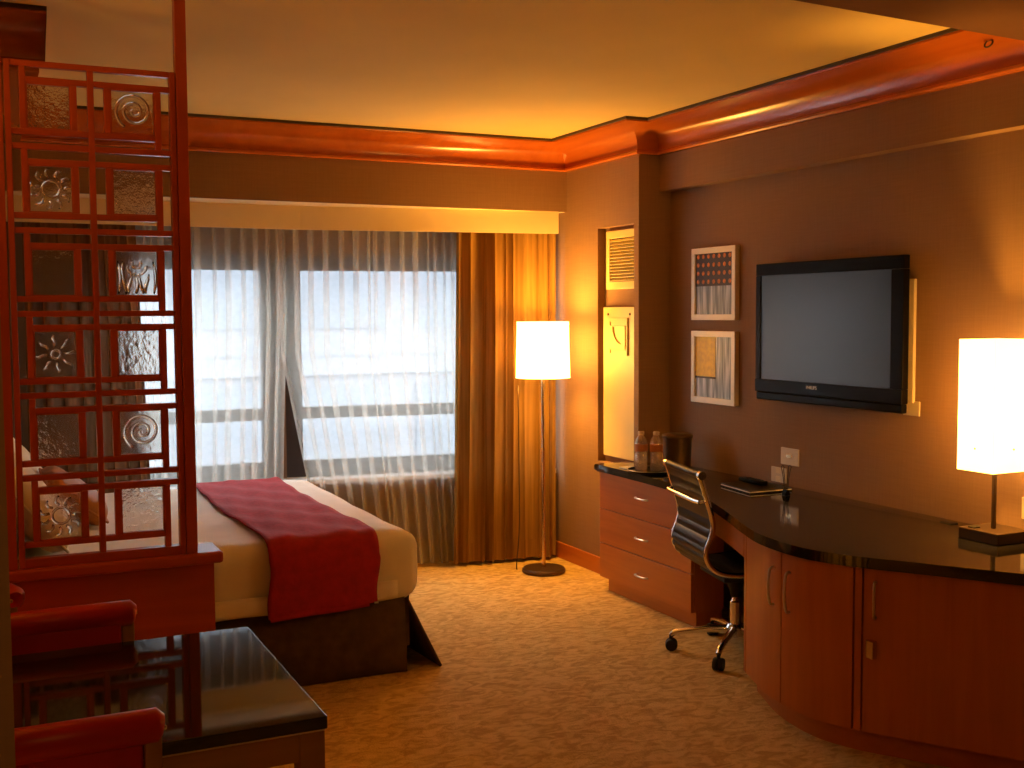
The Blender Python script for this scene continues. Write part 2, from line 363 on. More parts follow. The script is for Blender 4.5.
seg_box(bm, BEND, BR, 0, .012, ZSI-.03, ZWT, 0, .14); seg_box(bm, BEND, BR, LR-.12, LR, ZSI-.03, ZWT, 0, .14)
struct(obj('wall_window_right', bm, 'header'), 'brown wall under and over the right window', 'wall')
struct(obj('trim_3', B(seg_box, BL, BEND, 0, LL, ZSI-.03, ZSI, -.13, .04), 'white_enamel'), 'white sill under the left window', 'sill')
struct(obj('trim_4', B(seg_box, BEND, BR, 0, LR, ZSI-.03, ZSI, -.13, .04), 'white_enamel'), 'white sill under the right window', 'sill')
def window(name, a, b_, s0, s1, label):
    w = bpy.data.objects.new(name, None); link(w); p = along(a, b_, s0); w.location = (p[0], p[1], ZSI); struct(w, label, 'window')
    fw = .105; zr0, zr1 = .955, 1.03
    for nm, c0, c1, z0, z1 in (('jamb', s0, s0+fw, ZSI, ZWT), ('jamb', s1-fw, s1, ZSI, ZWT), ('head_rail', s0+fw, s1-fw, ZWT-.095, ZWT), ('bottom_rail', s0+fw, s1-fw, ZSI, ZSI+.105), ('middle_rail', s0+fw, s1-fw, zr0, zr1)):
        obj(nm, B(seg_box, a, b_, c0, c1, z0, z1, .02, .08), 'bronze', w)
    for z0, z1 in ((ZSI+.105, zr0), (zr1, ZWT-.095)):
        obj('pane', B(seg_box, a, b_, s0+fw, s1-fw, z0, z1, .045, .051), 'win_glass', w)
window('window_1', BL, BEND, 0.30, LL-.02, 'left bay window with dark frame behind sheer curtain')
window('window_2', BEND, BR, 0.012, LR-.12, 'right bay window with dark frame behind sheer curtain')

# cove crown moulding swept round the room (mitred)
PROF = [(.0, 0), (.030, .0), (.036, .008), (.034, .020), (.024, .026), (.026, .045), (.036, .070), (.056, .095), (.088, .118), (.130, .134), (.175, .142), (.212, .147), (.214, .154)]
CAPP = [(.212, .154), (.224, .155), (.226, .168), (.0, .168)]
def sweep(bm, path, prof, z0):
    """path: wall line with the room on its right-hand side"""
    n = len(path); rings = []
    for i, p in enumerate(path):
        def nrm(a, b_):
            dx, dy = b_[0]-a[0], b_[1]-a[1]; L = math.hypot(dx, dy); return Vector((dy/L, -dx/L))
        ns = []
        if i > 0: ns.append(nrm(path[i-1], p))
        if i < n-1: ns.append(nrm(p, path[i+1]))
        m = ns[0] if len(ns) == 1 else (ns[0]+ns[1])/(1+ns[0].dot(ns[1]))
        rings.append([bm.verts.new((p[0]+m.x*d, p[1]+m.y*d, z0+z)) for d, z in prof])
    for i in range(n-1):
        for k in range(len(prof)-1):
            bm.faces.new((rings[i][k], rings[i+1][k], rings[i+1][k+1], rings[i][k+1]))
    bm.faces.new(rings[0]); bm.faces.new(rings[-1][::-1])
PATH = [(-.02, YB), (XC, YB), (XC, YC), (XS, YC), (XS, YN)]
cr = obj('trim_5', B(sweep, PATH, PROF, ZB), 'crown', None, True, angle=35)
struct(cr, 'glossy cherry wood cove crown moulding running round the ceiling', 'crown moulding')
obj('cap_moulding', B(sweep, PATH, CAPP, ZB), 'crown_cap', cr)
PATH2 = [(-.02, 4.50), (.268, 4.50)]
cr2 = obj('trim_6', B(sweep, PATH2, PROF, ZB), 'crown', None, True, angle=35)
struct(cr2, 'short piece of cherry crown moulding at the upper left corner', 'crown moulding')
obj('cap_moulding', B(sweep, PATH2, CAPP, ZB), 'crown_cap', cr2)
struct(box('baseboard_right', 'cherry_y', XC-.016, XC, 5.66, YB+.2, 0, .105, bev=.004), 'cherry baseboard at the foot of the corner pier', 'baseboard')

# vent grille and access panel in the niche
vg = thing('vent_grille', 'cream louvred air vent set high in the corner pier', 'vent', (XC+.05, 5.79, 1.755))
xf = XC+.05
VY0, VY1, VZ0, VZ1 = 5.605, 5.965, 1.755, 2.105
for a in ((VY0, VY1, VZ0, VZ0+.045), (VY0, VY1, VZ1-.045, VZ1), (VY0, VY0+.04, VZ0+.045, VZ1-.045), (VY1-.04, VY1, VZ0+.045, VZ1-.045)):
    box('frame', 'panel_cream', xf-.022, xf, *a, parent=vg, bev=.003)
box('backing', 'bronze', xf-.004, xf, VY0+.04, VY1-.04, VZ0+.045, VZ1-.045, parent=vg)
zz = VZ0+.052
while zz < VZ1-.06:
    bm = bmesh.new()
    vv = [bm.verts.new(c) for c in ((xf-.020, VY0+.04, zz), (xf-.004, VY0+.04, zz+.014), (xf-.004, VY1-.04, zz+.014), (xf-.020, VY1-.04, zz), (xf-.020, VY0+.04, zz-.004), (xf-.004, VY0+.04, zz+.010), (xf-.004, VY1-.04, zz+.010), (xf-.020, VY1-.04, zz-.004))]
    for f in ((0, 1, 2, 3), (4, 7, 6, 5), (0, 4, 5, 1), (3, 2, 6, 7), (0, 3, 7, 4), (1, 5, 6, 2)): bm.faces.new([vv[i] for i in f])
    obj('slat', bm, 'panel_cream', vg); zz += .0195
ap = thing('access_panel', 'tall cream wall panel with raised square emblem beside the desk', 'panel', (xf, 5.79, .705))
box('plate', 'panel_cream', xf-.030, xf, 5.602, 5.985, .741, 1.648, parent=ap, bev=.003)
px = xf-.030
def relief(y0, y1, z0, z1, t=.006): box('emblem_bar', 'panel_cream', px-t, px, y0, y1, z0, z1, parent=ap, bev=.001)
# emblem: stepped square spiral round a quarter disc (left in the picture is larger y)
EY, EZ = 5.80, 1.475
relief(EY-.105, EY+.105, EZ+.100, EZ+.108); relief(EY-.108, EY-.098, EZ-.115, EZ+.108, .010); relief(EY-.075, EY+.105, EZ+.055, EZ+.063)
relief(EY+.097, EY+.105, EZ+.063, EZ+.085); relief(EY-.085, EY-.045, EZ-.075, EZ+.055, .012); relief(EY-.085, EY+.105, EZ-.085, EZ-.077)
relief(EY+.097, EY+.105, EZ-.105, EZ-.077); relief(EY+.07, EY+.105, EZ+.020, EZ+.028)
arc = [(px-.004, EY-.04+.105*math.cos(t), EZ+.055-.105*math.sin(t)) for t in [i*PI/2/10 for i in range(11)]]
tube('emblem_arc', 'panel_cream', arc, .005, ap, 6)
bm = bmesh.new()
fan = [bm.verts.new((px-.005, EY-.045+.09*math.cos(t), EZ+.055-.09*math.sin(t))) for t in [i*PI/2/10 for i in range(11)]] + [bm.verts.new((px-.005, EY-.045, EZ+.055))]
fc = bm.faces.new(fan); ex = bmesh.ops.extrude_face_region(bm, geom=[fc]); bmesh.ops.translate(bm, verts=[v for v in ex['geom'] if isinstance(v, bmesh.types.BMVert)], vec=(.005, 0, 0))
obj('emblem_disc', bm, 'panel_cream', ap)
for y in (EY-.125, EY+.125):
    bm = bmesh.new(); add_lathe(bm, [(.008, 0), (.008, .003), (.005, .005)], seg=10); bm.transform(Matrix.Translation((px, y, EZ+.13)) @ Matrix.Rotation(-PI/2, 4, 'Y'))
    obj('screw', bm, 'iron', ap)

# ------------------------------------------------------------------ outside: a block across the street
ob = thing('office_building', 'pale office block across the street seen through the sheer curtains', 'building', (8, 26, -14))
box('wall', 'concrete', -14, 34, 26, 30, -14, 7.2, parent=ob)
box('parapet', 'concrete', -14.2, 34.2, 25.8, 30.2, 7.2, 7.7, parent=ob)
tag(box('street', MT['asphalt'], -60, 80, 7.6, 26, -14.2, -14.0), 'unseen dark street far below, added to cut the light rising into the windows', 'street')['kind'] = 'structure'  # unseen ground, added to hold back sky light from below
wmesh = None
for r in range(5):
    for c in range(11):
        x0 = -6.5+c*2.9; z0 = -8.6+r*3.3
        if wmesh is None:
            wmesh = box('window', 'office_glass', -1.1, 1.1, 0, .1, 0, 1.9, local=True).data
            bpy.data.objects.remove(bpy.data.objects['window'])
        w = bpy.data.objects.new('window', wmesh); link(w); w.parent = ob; w.location = (x0-8, -.06, z0+14)
for r in range(5): box('floor_band', 'concrete', -14, 34, 25.85, 26, -6.4+r*3.3, -6.0+r*3.3, parent=ob)

# ------------------------------------------------------------------ curtains
def curtain(name, mat, path, z0, z1, folds, amp, label, cat, group=None, edge0=None, edge1=None, nz=26, seed=1, par=None, lap=.18):
    """pleated cloth hanging from a plan polyline; edge0/edge1(t) shift the side edges along the path (t=0 top, 1 bottom)"""
    rnd = random.Random(seed); P = [Vector((p[0], p[1])) for p in path]
    ls = [0]
    for i in range(1, len(P)): ls.append(ls[-1]+(P[i]-P[i-1]).length)
    tot = ls[-1]
    def at(s):
        s = max(0, min(tot, s))
        for i in range(1, len(P)):
            if s <= ls[i]+1e-9:
                d = (P[i]-P[i-1]).normalized(); q = P[i-1]+d*(s-ls[i-1]); return q, Vector((d.y, -d.x))
    wd = [rnd.uniform(.45, 1.6) for _ in range(folds)]; cw = [0]
    for w_ in wd: cw.append(cw[-1]+w_)
    cw = [c/cw[-1] for c in cw]
    ph = [rnd.uniform(-.4, .4) for _ in range(folds+2)]; am = [rnd.uniform(.55, 1.25) for _ in range(folds+2)]
    nu = folds*12
    def fn(u, v):
        t = 1-v                                        # 0 top, 1 bottom
        s0 = edge0(t) if edge0 else 0; s1 = tot-(edge1(t) if edge1 else 0)
        k = u*folds; i = int(min(k, folds-1e-6)); f = k-i; uu = cw[i]*(1-f)+cw[i+1]*f
        a = am[i]*(1-f)+am[i+1]*f; p_ = ph[i]*(1-f)+ph[i+1]*f
        s = s0+(s1-s0)*uu + (s1-s0)*(cw[i+1]-cw[i])*lap*math.sin(2*PI*k*1.0+1.3+p_*t)*min(1, u*folds, (1-u)*folds)
        q, n = at(s)
        w = math.sin(2*PI*k+p_*t*1.4) + .35*math.sin(4*PI*k*.53+p_*3+t*1.2)
        d = amp*a*w*(.55+.45*min(1, t*3))
        q = q+n*d
        return (q.x, q.y, z0+(z1-z0)*v)
    bm = bmesh.new(); add_grid(bm, fn, nu, nz)
    loc = (P[0].x, P[0].y, z0)
    if par: return obj(name, bm, mat, par, True)
    r = thing(name, label, cat, loc, 0, group)
    obj('cloth', bm, mat, r, True)
    # hem band at the foot and heading tape at the top
    bm = bmesh.new(); add_grid(bm, lambda u, v: (lambda c: (c[0], c[1]-.004, c[2]))(fn(u, 1-.012*(1-v))), nu, 1); obj('heading_tape', bm, mat, r, True)
    bm = bmesh.new(); add_grid(bm, lambda u, v: (lambda c: (c[0], c[1]-.004, c[2]))(fn(u, .055*v)), nu, 2); obj('hem', bm, mat, r, True)
    return r
SL0 = [(.55, 6.80), (1.76, 6.83)]
SR0 = [(1.70, 6.83), (1.80, 6.80), (2.98, 6.605)]
curtain('sheer_curtain', 'sheer', SL0, .02, 2.24, 17, .020, 'white sheer curtain over the left window behind the lattice screen', 'curtain', 'sheer curtains', edge1=lambda t: .02 if t < .3 else .02+.10*(t-.3)-.04*max(0, t-.6), seed=3, lap=.40)
curtain('sheer_curtain', 'sheer', SR0, .02, 2.24, 18, .020, 'white sheer curtain over the right window left of the gold drape', 'curtain', 'sheer curtains', edge0=lambda t: 0 if t < .38 else .42*(t-.38)**1.05, edge1=lambda t: .02, seed=5, lap=.40)
curtain('drape', 'drape', [(2.72, 6.565), (2.95, 6.525), (3.415, 6.47)], .025, 2.18, 9, .042, 'gold floor-length drape beside the floor lamp', 'drape', edge0=lambda t: .04*(1-t), seed=8, nz=30)
curtain('drape', 'drape_brown', [(.26, 6.70), (.92, 6.72)], .025, 2.2, 8, .04, 'dark brown drape at the left end of the window behind the screen', 'drape', edge1=lambda t: .07*(1-t), seed=11)

# ------------------------------------------------------------------ bed
BX0, BX1, BY0, BY1 = .02, 1.80, 4.72, 6.56
bed = thing('bed', 'wide bed with white duvet and dark brown box skirt', 'bed', ((BX0+BX1)/2, (BY0+BY1)/2, 0))
box('headboard', 'headboard', -.015, .03, BY0-.02, BY1+.02, .0, 1.12, parent=bed, bev=.01)
box('box_spring', 'skirt', BX0+.02, BX1-.04, BY0+.06, BY1-.04, .10, .34, parent=bed)
# skirt: tailored panels, flared at the open corner
def panel(name, a, b_, fa, fb, z0=.004, z1=.345, n=10, th=.012):
    bm = bmesh.new()
    def fn(u, v):
        x = a[0]+(b_[0]-a[0])*u; y = a[1]+(b_[1]-a[1])*u
        fx = fa[0]+(fb[0]-fa[0])*u; fy = fa[1]+(fb[1]-fa[1])*u
        q = (1-v)
        return (x+fx*q+.004*math.sin(u*31), y+fy*q+.004*math.sin(u*23), z0+(z1-z0)*v)
    add_grid(bm, fn, n, 5); o = obj(name, bm, 'skirt', bed, True)
    md = o.modifiers.new('thickness', 'SOLIDIFY'); md.thickness = th
    return o
panel('skirt_panel', (BX0, BY0+.035), (BX1-.075, BY0+.035), (0, -.01), (.0, -.03))
panel('skirt_panel', (BX1-.060, BY0+.045), (BX1-.055, BY1-.03), (.155, -.045), (.04, .0))
# duvet-covered mattress, one puffed shape
def rbox(bm, x0, x1, y0, y1, z0, z1, r, nx, ny, puff):
    """soft rounded slab built from a superellipsoid-like shell with wrinkles"""
    cx, cy, cz = (x0+x1)/2, (y0+y1)/2, (z0+z1)/2; hx, hy, hz = (x1-x0)/2, (y1-y0)/2, (z1-z0)/2
    res = bmesh.ops.create_cube(bm, size=2)
    bmesh.ops.subdivide_edges(bm, edges=bm.edges[:], cuts=nx, use_grid_fill=True)
    for v in bm.verts:
        p = Vector((v.co.x*hx, v.co.y*hy, v.co.z*hz))
        inner = Vector((max(-hx+r, min(hx-r, p.x)), max(-hy+r, min(hy-r, p.y)), max(-hz+r, min(hz-r, p.z))))
        d = p-inner
        if d.length > 1e-6: p = inner+d.normalized()*r
        n = d.normalized() if d.length > 1e-6 else Vector((0, 0, 0))
        w = puff*(math.sin(p.x*7+p.y*3)+.6*math.sin(p.y*11-p.z*9)+.5*math.sin(p.x*17+p.z*21))
        v.co = Vector((cx, cy, cz))+p+n*w
bm = bmesh.new(); rbox(bm, BX0+.02, BX1, BY0-.015, BY1, 0.315, .640, .085, 30, 30, .004)
duv = obj('duvet', bm, 'duvet', bed, True)
# turned-over sheet edge running along the near side
bm = bmesh.new(); add_grid(bm, lambda u, v: (BX0+.03+(BX1-.16-BX0)*u, BY0-.026-.008*math.sin(v*PI), .33+.075*v+.006*math.sin(u*14)+.02*u), 40, 4)
sh = obj('sheet_fold', bm, 'duvet', bed, True); md = sh.modifiers.new('thickness', 'SOLIDIFY'); md.thickness = .012

# runner lying across the foot
def runner_pt(u, v):
    x = 1.085+.485*u + .012*math.sin(v*9)
    zt = .655; R = .095; yn = BY0-.058; yf = BY1+.02
    # arc-length along: near hang -> over top -> far hang
    hang = .325-.02*u; La = hang-R; Lt = (yf-yn)-2*R; Lf = .18; arcL = PI/2*R; tot = La+arcL+Lt+arcL+Lf
    s = v*tot
    wr = .0035*math.sin(u*11+v*40)+.003*math.sin(u*23-v*17)
    if s < La: return (x-.006*math.sin(v*60), yn-.006*math.sin(u*9+2)*(1-s/La), zt-R-(La-s))
    s -= La
    if s < arcL:
        t = s/R; return (x, yn+R-R*math.cos(t), zt-R+R*math.sin(t)+wr*math.sin(t))
    s -= arcL
    if s < Lt: return (x, yn+R+s, zt+wr)
    s -= Lt
    if s < arcL:
        t = s/R; return (x, yf-R+R*math.sin(t), zt-R+R*math.cos(t))
    s -= arcL; return (x, yf, zt-R-s)
bm = bmesh.new(); add_grid(bm, runner_pt, 24, 110)
rn = thing('bed_runner', 'crimson red runner draped across the foot of the bed', 'bed runner', (1.36, (BY0+BY1)/2, .66))
ro = obj('cloth', bm, 'runner', rn, True); md = ro.modifiers.new('thickness', 'SOLIDIFY'); md.thickness = .008; md.offset = 1
bm = bmesh.new(); add_grid(bm, lambda u, v: (lambda c: (c[0], c[1]-.004, c[2]-.012*(1-v)))(runner_pt(.02+.9*u, .006*v)), 30, 1)
fr = obj('hem', bm, 'runner', rn, True); md = fr.modifiers.new('thickness', 'SOLIDIFY'); md.thickness = .006
bm = bmesh.new(); add_box(bm, 1.548, 1.566, BY0-.082, BY0-.076, .350, .357, .001); obj('care_label', bm, 'paper', rn)

def pillow(name, mat, c, hx, hy, hz, tilt, rz, label, cat, group=None):
    r = thing(name, label, cat, c, rz, group)
    bm = bmesh.new(); n = 18
    def shell(sgn):
        def fn(u, v):
            a, b_ = 2*u-1, 2*v-1
            e = max(0, (1-a**4))**.5*max(0, (1-b_**4))**.5
            pin = 1-.07*(a*a*b_*b_)
            return (a*hx*pin, b_*hy*pin, sgn*hz*e+.004*math.sin(a*9+b_*5))
        return fn
    add_grid(bm, shell(1), n, n); add_grid(bm, shell(-1), n, n); bmesh.ops.remove_doubles(bm, verts=bm.verts, dist=.0012)
    bm.transform(Matrix.Rotation(tilt, 4, 'Y'))
    obj('cover', bm, mat, r, True, True)
    edge = [(s*hx*.95, t*hy*.95) for s, t in ((-1, -1), (1, -1), (1, 1), (-1, 1), (-1, -1))]
    e2 = []
    for i in range(4):
        for k in range(6):
            t = k/6; q = ((edge[i][0]*(1-t)+edge[i+1][0]*t), (edge[i][1]*(1-t)+edge[i+1][1]*t))
            bow = 1+.045*math.sin(PI*t); e2.append(Vector((q[0]*bow, q[1]*bow, 0)))
    e2.append(e2[0]); rot = Matrix.Rotation(tilt, 3, 'Y')
    obj('piping', B(add_tube, [rot @ p for p in e2], .006, 6), mat, r, True, True)
    return r
pillow('pillow', 'pillow', (.17, 5.10, .86), .25, .35, .09, math.radians(52), 0, 'white pillow propped against the headboard, nearest the screen', 'pillow', 'bed pillows')
pillow('pillow', 'pillow', (.17, 6.10, .86), .25, .35, .09, math.radians(52), 0, 'white pillow propped against the headboard, far side of the bed', 'pillow', 'bed pillows')
pillow('cushion', 'cushion', (.40, 5.62, .775), .17, .27, .07, math.radians(38), 0, 'amber accent cushion leaning on the white pillows', 'cushion')

# ------------------------------------------------------------------ half wall with lattice screen
SY = 3.90
hw = thing('half_wall', 'low red mahogany divider with ledge between table and bed', 'divider', (.38, SY+.06, 0))
box('body', 'mahog_x', .03, .725, SY-.005, SY+.13, 0, .765, parent=hw, bev=.003)
box('ledge', 'mahog_x', .03, .752, SY-.035, SY+.155, .765, .805, parent=hw, bev=.010)
sc = thing('lattice_screen', 'red mahogany lattice screen with cast glass tiles and tall post', 'screen', (.38, SY, .805))
zs = [2.404, 2.354, 2.192, 2.147, 2.099, 1.93, 1.883, 1.835, 1.666, 1.619, 1.575, 1.403, 1.358, 1.309, 1.14, 1.094, 1.053, 0.879]
T_ = [2.354, 2.099, 1.835, 1.575, 1.309, 1.053]; B_ = [2.192, 1.93, 1.666, 1.403, 1.14, .879]; L_ = [2.147, 1.883, 1.619, 1.358, 1.094, .818]; L0 = [2.404]+L_[:5]
hb = .0095; DY = .014
xL, x1, x2, x3, x4, x5, xR = .128, .165, .315, .366, .416, .574, .618
def bar(name, x0, x1_, z0, z1, d=DY): return box(name, 'mahog_x' if (x1_-x0) > (z1-z0) else 'mahog_z', x0, x1_, SY-d, SY+d, z0, z1, parent=sc, bev=.002)
bar('post', .632, .668, .805, ZC, .024)
bar('stile', .612, .630, .805, 2.412, .020); bar('stile', .112, .130, .805, 2.412, .020); bar('stile', .078, .106, .805, ZB, .024)
bar('bottom_rail', .130, .612, .805, .835, .018)
bar('top_rail', .130, .612, 2.395, 2.413)
for i in range(6):
    bar('lattice_bar', x1-hb, .612, T_[i]-hb, T_[i]+hb)
    bar('lattice_bar', .130, x5+hb, B_[i]-hb, B_[i]+hb)
    if i < 5: bar('lattice_bar', .130, .612, L_[i]-hb, L_[i]+hb)
    zt = L0[i]
    bar('lattice_bar', x1-hb, x1+hb, B_[i]+hb, zt-hb, DY+.0015)
    bar('lattice_bar', x2-hb, x2+hb, B_[i]+hb, T_[i]-hb)
    bar('lattice_bar', x4-hb, x4+hb, B_[i]+hb, T_[i]-hb)
    bar('lattice_bar', x5-hb, x5+hb, (L_[i]+hb if i < 5 else .835), T_[i]-hb, DY+.0015)
bar('lattice_bar', x3-hb, x3+hb, .835, 2.395, DY+.002)
def spiral(cx, cz, s, turns=2.1, flip=1):
    pts = []
    for k in range(64):
        t = k/63; a = 2*PI*turns*t; r = s*(.08+.92*t)
        pts.append((cx+flip*r*math.cos(a+2.3), SY-.010, cz+r*math.sin(a+2.3)))
    return pts
def glass_tile(x0, x1_, z0, z1, kind):
    g = box('glass_tile', 'tile_plain' if kind == 'plain' else 'tile_relief', x0, x1_, SY-.006, SY+.006, z0, z1, parent=sc, bev=.0015)
    # inner rebate frame of four slips
    for a in ((x0-.001, x0+.004, z0, z1), (x1_-.004, x1_+.001, z0, z1), (x0, x1_, z0-.001, z0+.004), (x0, x1_, z1-.004, z1+.001)):
        box('tile_slip', 'mahog_z', a[0], a[1], SY-.012, SY+.012, a[2], a[3], parent=sc)
    cx, cz = (x0+x1_)/2, (z0+z1)/2; s = (x1_-x0)*.40
    def rel(pts, r):
        bm = bmesh.new(); add_tube(bm, pts, r, 8); o = obj('relief', bm, 'tile_relief', None, True)
        o.parent = g; o.data.transform(Matrix.Translation(-Vector(sc.location)))
    if kind == 'spiral': rel(spiral(cx+.004, cz+.004, s*1.08, 2.3), .0055)
    if kind == 'sun':
        rel([(cx+s*.5*math.cos(t), SY-.009, cz+s*.5*math.sin(t)) for t in [k*2*PI/28 for k in range(29)]], .0042)
        for k in range(11):
            a = 2*PI*k/11
            rel([(cx+s*r_*math.cos(a+w), SY-.008, cz+s*r_*math.sin(a+w)) for r_, w in ((.68, 0), (.9, .16), (1.12, .10), (1.25, -.08))], [.0042, .0048, .0038, .0025])
    if kind == 'star':
        rel([(cx+s*.26*math.cos(t), SY-.009, cz+s*.26*math.sin(t)) for t in [k*2*PI/20 for k in range(21)]], .0040)
        for k in range(8):
            a = 2*PI*k/8+.12
            rel([(cx+s*r_*math.cos(a+w), SY-.008, cz+s*r_*math.sin(a+w)) for r_, w in ((.45, .04), (.75, -.06), (1.0, .05), (1.22, -.03))], [.0035, .0045, .0045, .002])
    if kind == 'wave':
        rel([(cx+s*.55*math.cos(t), SY-.009, cz+s*.45+s*.55*math.sin(t)) for t in [PI+k*PI/16 for k in range(17)]], .0045)
        rel([(cx+s*.25*math.cos(t), SY-.009, cz+s*.55+s*.25*math.sin(t)) for t in [PI*.8+k*PI*1.4/12 for k in range(13)]], .0040)
        for k, dx in enumerate((-1.05, -.72, -.38, -.08, .25, .58, .95)):
            rel([(cx+s*(dx+.12*math.sin(k*2.1+q*3.3)), SY-.008, cz-s*1.2+s*q*(1.9 if abs(dx) > .6 else 1.15)) for q in (0, .25, .5, .75, 1)], [.003, .0055, .0065, .005, .002])
for i, (a, b_) in enumerate((('plain', 'spiral'), ('sun', 'plain'), ('plain', 'wave'), ('star', 'plain'), ('plain', 'spiral'), ('sun', 'plain'))):
    glass_tile(x1+hb, x2-hb, B_[i]+hb, T_[i]-hb, a); glass_tile(x4+hb, x5-hb, B_[i]+hb, T_[i]-hb, b_)

# ------------------------------------------------------------------ table with red chairs
tb = thing('table', 'square table with black glass top and brown wooden legs', 'table', (.27, 2.67, 0))
TX0, TX1, TY0, TY1, TZ = -.11, .655, 2.285, 3.055, .76
box('glass_top', 'black_glass', TX0, TX1, TY0, TY1, TZ-.028, TZ, parent=tb, bev=.003)
box('rim', 'steel', TX0+.004, TX1-.004, TY0+.004, TY1-.004, TZ-.032, TZ-.028, parent=tb)
for x in (TX0+.005, TX1-.060):
    for y in (TY0+.005, TY1-.060): box('leg', 'table_wood', x, x+.055, y, y+.055, 0, TZ-.032, parent=tb, bev=.003)
for y in (TY0+.012, TY1-.037): box('apron', 'table_wood', TX0+.06, TX1-.06, y, y+.025, TZ-.094, TZ-.032, parent=tb)
for x in (TX0+.012, TX1-.037): box('apron', 'table_wood', x, x+.025, TY0+.06, TY1-.06, TZ-.094, TZ-.032, parent=tb)
def red_chair(label, loc, rz, h=.86):
    """upholstered side chair, faces local +y, backrest at local -y"""
    r = thing('side_chair', label, 'chair', loc, rz, 'red chairs at the glass table')
    w = .20
    for sx in (-1, 1):
        obj('leg', B(add_tube, [(sx*(w-.025), .40, 0), (sx*(w-.025), .40, .40)], [.014, .019], 8), 'table_wood', r, True, True, 50)
        obj('stile', B(add_box, sx*(w-.022)-.016, sx*(w-.022)+.016, -.014, .016, 0, h-.03, .004), 'table_wood', r, True, True, 40)
    bm = bmesh.new(); add_box(bm, -w, w, .03, .43, .40, .475, .022, 3); obj('seat', bm, 'red_uph', r, True, True, 60)
    bm = bmesh.new(); add_box(bm, -w+.040, w-.040, -.006, .030, .50, h-.05, .008, 3); obj('back_pad', bm, 'red_uph', r, True, True, 60)
    bm = bmesh.new(); add_tube(bm, [(-w+.002, .006, h-.034), (-w+.014, .006, h-.032), (w-.014, .006, h-.032), (w-.002, .006, h-.034)], [.022, .034, .034, .022], 18); obj('top_roll', bm, 'red_uph', r, True, True, 50)
    for sx in (-1, 1):
        bm = bmesh.new(); bmesh.ops.create_uvsphere(bm, u_segments=10, v_segments=6, radius=.006); bm.transform(Matrix.Translation((sx*(w-.001), -.004, h-.036))); obj('stud', bm, 'brass', r, True, True)
    obj('stretcher', B(add_box, -w+.04, w-.04, .38, .40, .36, .40), 'table_wood', r, local=True)
    return r
red_chair('red upholstered chair with its back to the viewer, tucked under the glass table', (.113, 2.235, 0), 0, .846)
red_chair('red upholstered chair tucked in from the far side of the table', (.172, 3.13, 0), PI, .85)
red_chair('red upholstered chair standing at the far left beside the divider', (.012, 3.50, 0), -1.25, .875)

# ------------------------------------------------------------------ desk: worktop, drawer unit, bow-front cabinet
FRONT = catmull([(3.235, 5.66), (3.232, 5.30), (3.205, 4.85), (3.13, 4.48), (2.985, 4.08), (2.85, 3.76), (2.765, 3.52), (2.745, 3.27), (2.805, 3.08), (2.905, 2.92), (3.01, 2.76), (3.115, 2.60), (3.33, 2.30), (XT-.003, 1.90)], 6)
FR = [(p[0], p[1]) for p in FRONT]
ct = thing('desk_worktop', 'long curved black granite worktop along the wall', 'worktop', (3.3, 4.0, .70))
poly = FR + [(XT-.002, 1.90), (XT-.002, YC-.002), (XC-.002, YC-.002), (XC-.002, 5.66)]
pl = [poly[0]]
for p in poly[1:]:
    if math.hypot(p[0]-pl[-1][0], p[1]-pl[-1][1]) > .004: pl.append(p)
bm = bmesh.new(); add_prism(bm, pl, .700, .740, .012); obj('slab', bm, 'granite', ct, True, angle=22)
def offs(path, d):
    out = []
    for i, p in enumerate(path):
        a = path[max(0, i-1)]; b_ = path[min(len(path)-1, i+1)]; dx, dy = b_[0]-a[0], b_[1]-a[1]; L = math.hypot(dx, dy)
        out.append((p[0]-dy/L*d, p[1]+dx/L*d))
    return out
CAB = offs(FR, .035)                       # cabinet face line (room side shifted towards the wall)
def cut(path, ya, yb):
    """piece of the face line between two depths (ya > yb)"""
    def ip(y):
        for i in range(len(path)-1):
            if path[i][1] >= y >= path[i+1][1]:
                t = (path[i][1]-y)/(path[i][1]-path[i+1][1]+1e-9); return (path[i][0]*(1-t)+path[i+1][0]*t, y)
    return [ip(ya)] + [p for p in path if ya-.01 > p[1] > yb+.01] + [ip(yb)]
def strip(bm, face, d, z0, z1):
    back = offs(face, d); add_prism(bm, face+back[::-1], z0, z1)
apr = obj('apron', B(strip, cut(CAB, 4.71, 3.835), .02, .575, .699), 'cherry_y', ct)
box('cable_grommet', 'bronze', 3.585, 3.625, 3.34, 3.40, .740, .744, parent=ct, bev=.001)

dc = thing('drawer_cabinet', 'cherry three-drawer unit at the window end of the desk', 'cabinet', (3.35, 5.18, 0))
DX = 3.262
box('body', 'cherry_z', DX+.022, XC-.004, 4.715, 5.645, .08, .699, parent=dc)
box('plinth', 'cherry_y', DX+.035, XC-.01, 4.72, 5.60, 0, .08, parent=dc)
for z0, z1, hz in ((.485, .694, .600), (.283, .480, .378), (.080, .278, .172)):
    d = box('drawer', 'cherry_y', DX, DX+.020, 4.717, 5.643, z0, z1, parent=dc, bev=.002)
    pts = [(DX+.002, 5.245, hz), (DX-.014, 5.235, hz), (DX-.020, 5.185, hz), (DX-.014, 5.135, hz), (DX+.002, 5.125, hz)]
    h = obj('handle', B(add_tube, catmull(pts, 4), .0055, 8), 'steel', None, True); h.parent = d; h.data.transform(Matrix.Translation(-Vector(dc.location)))

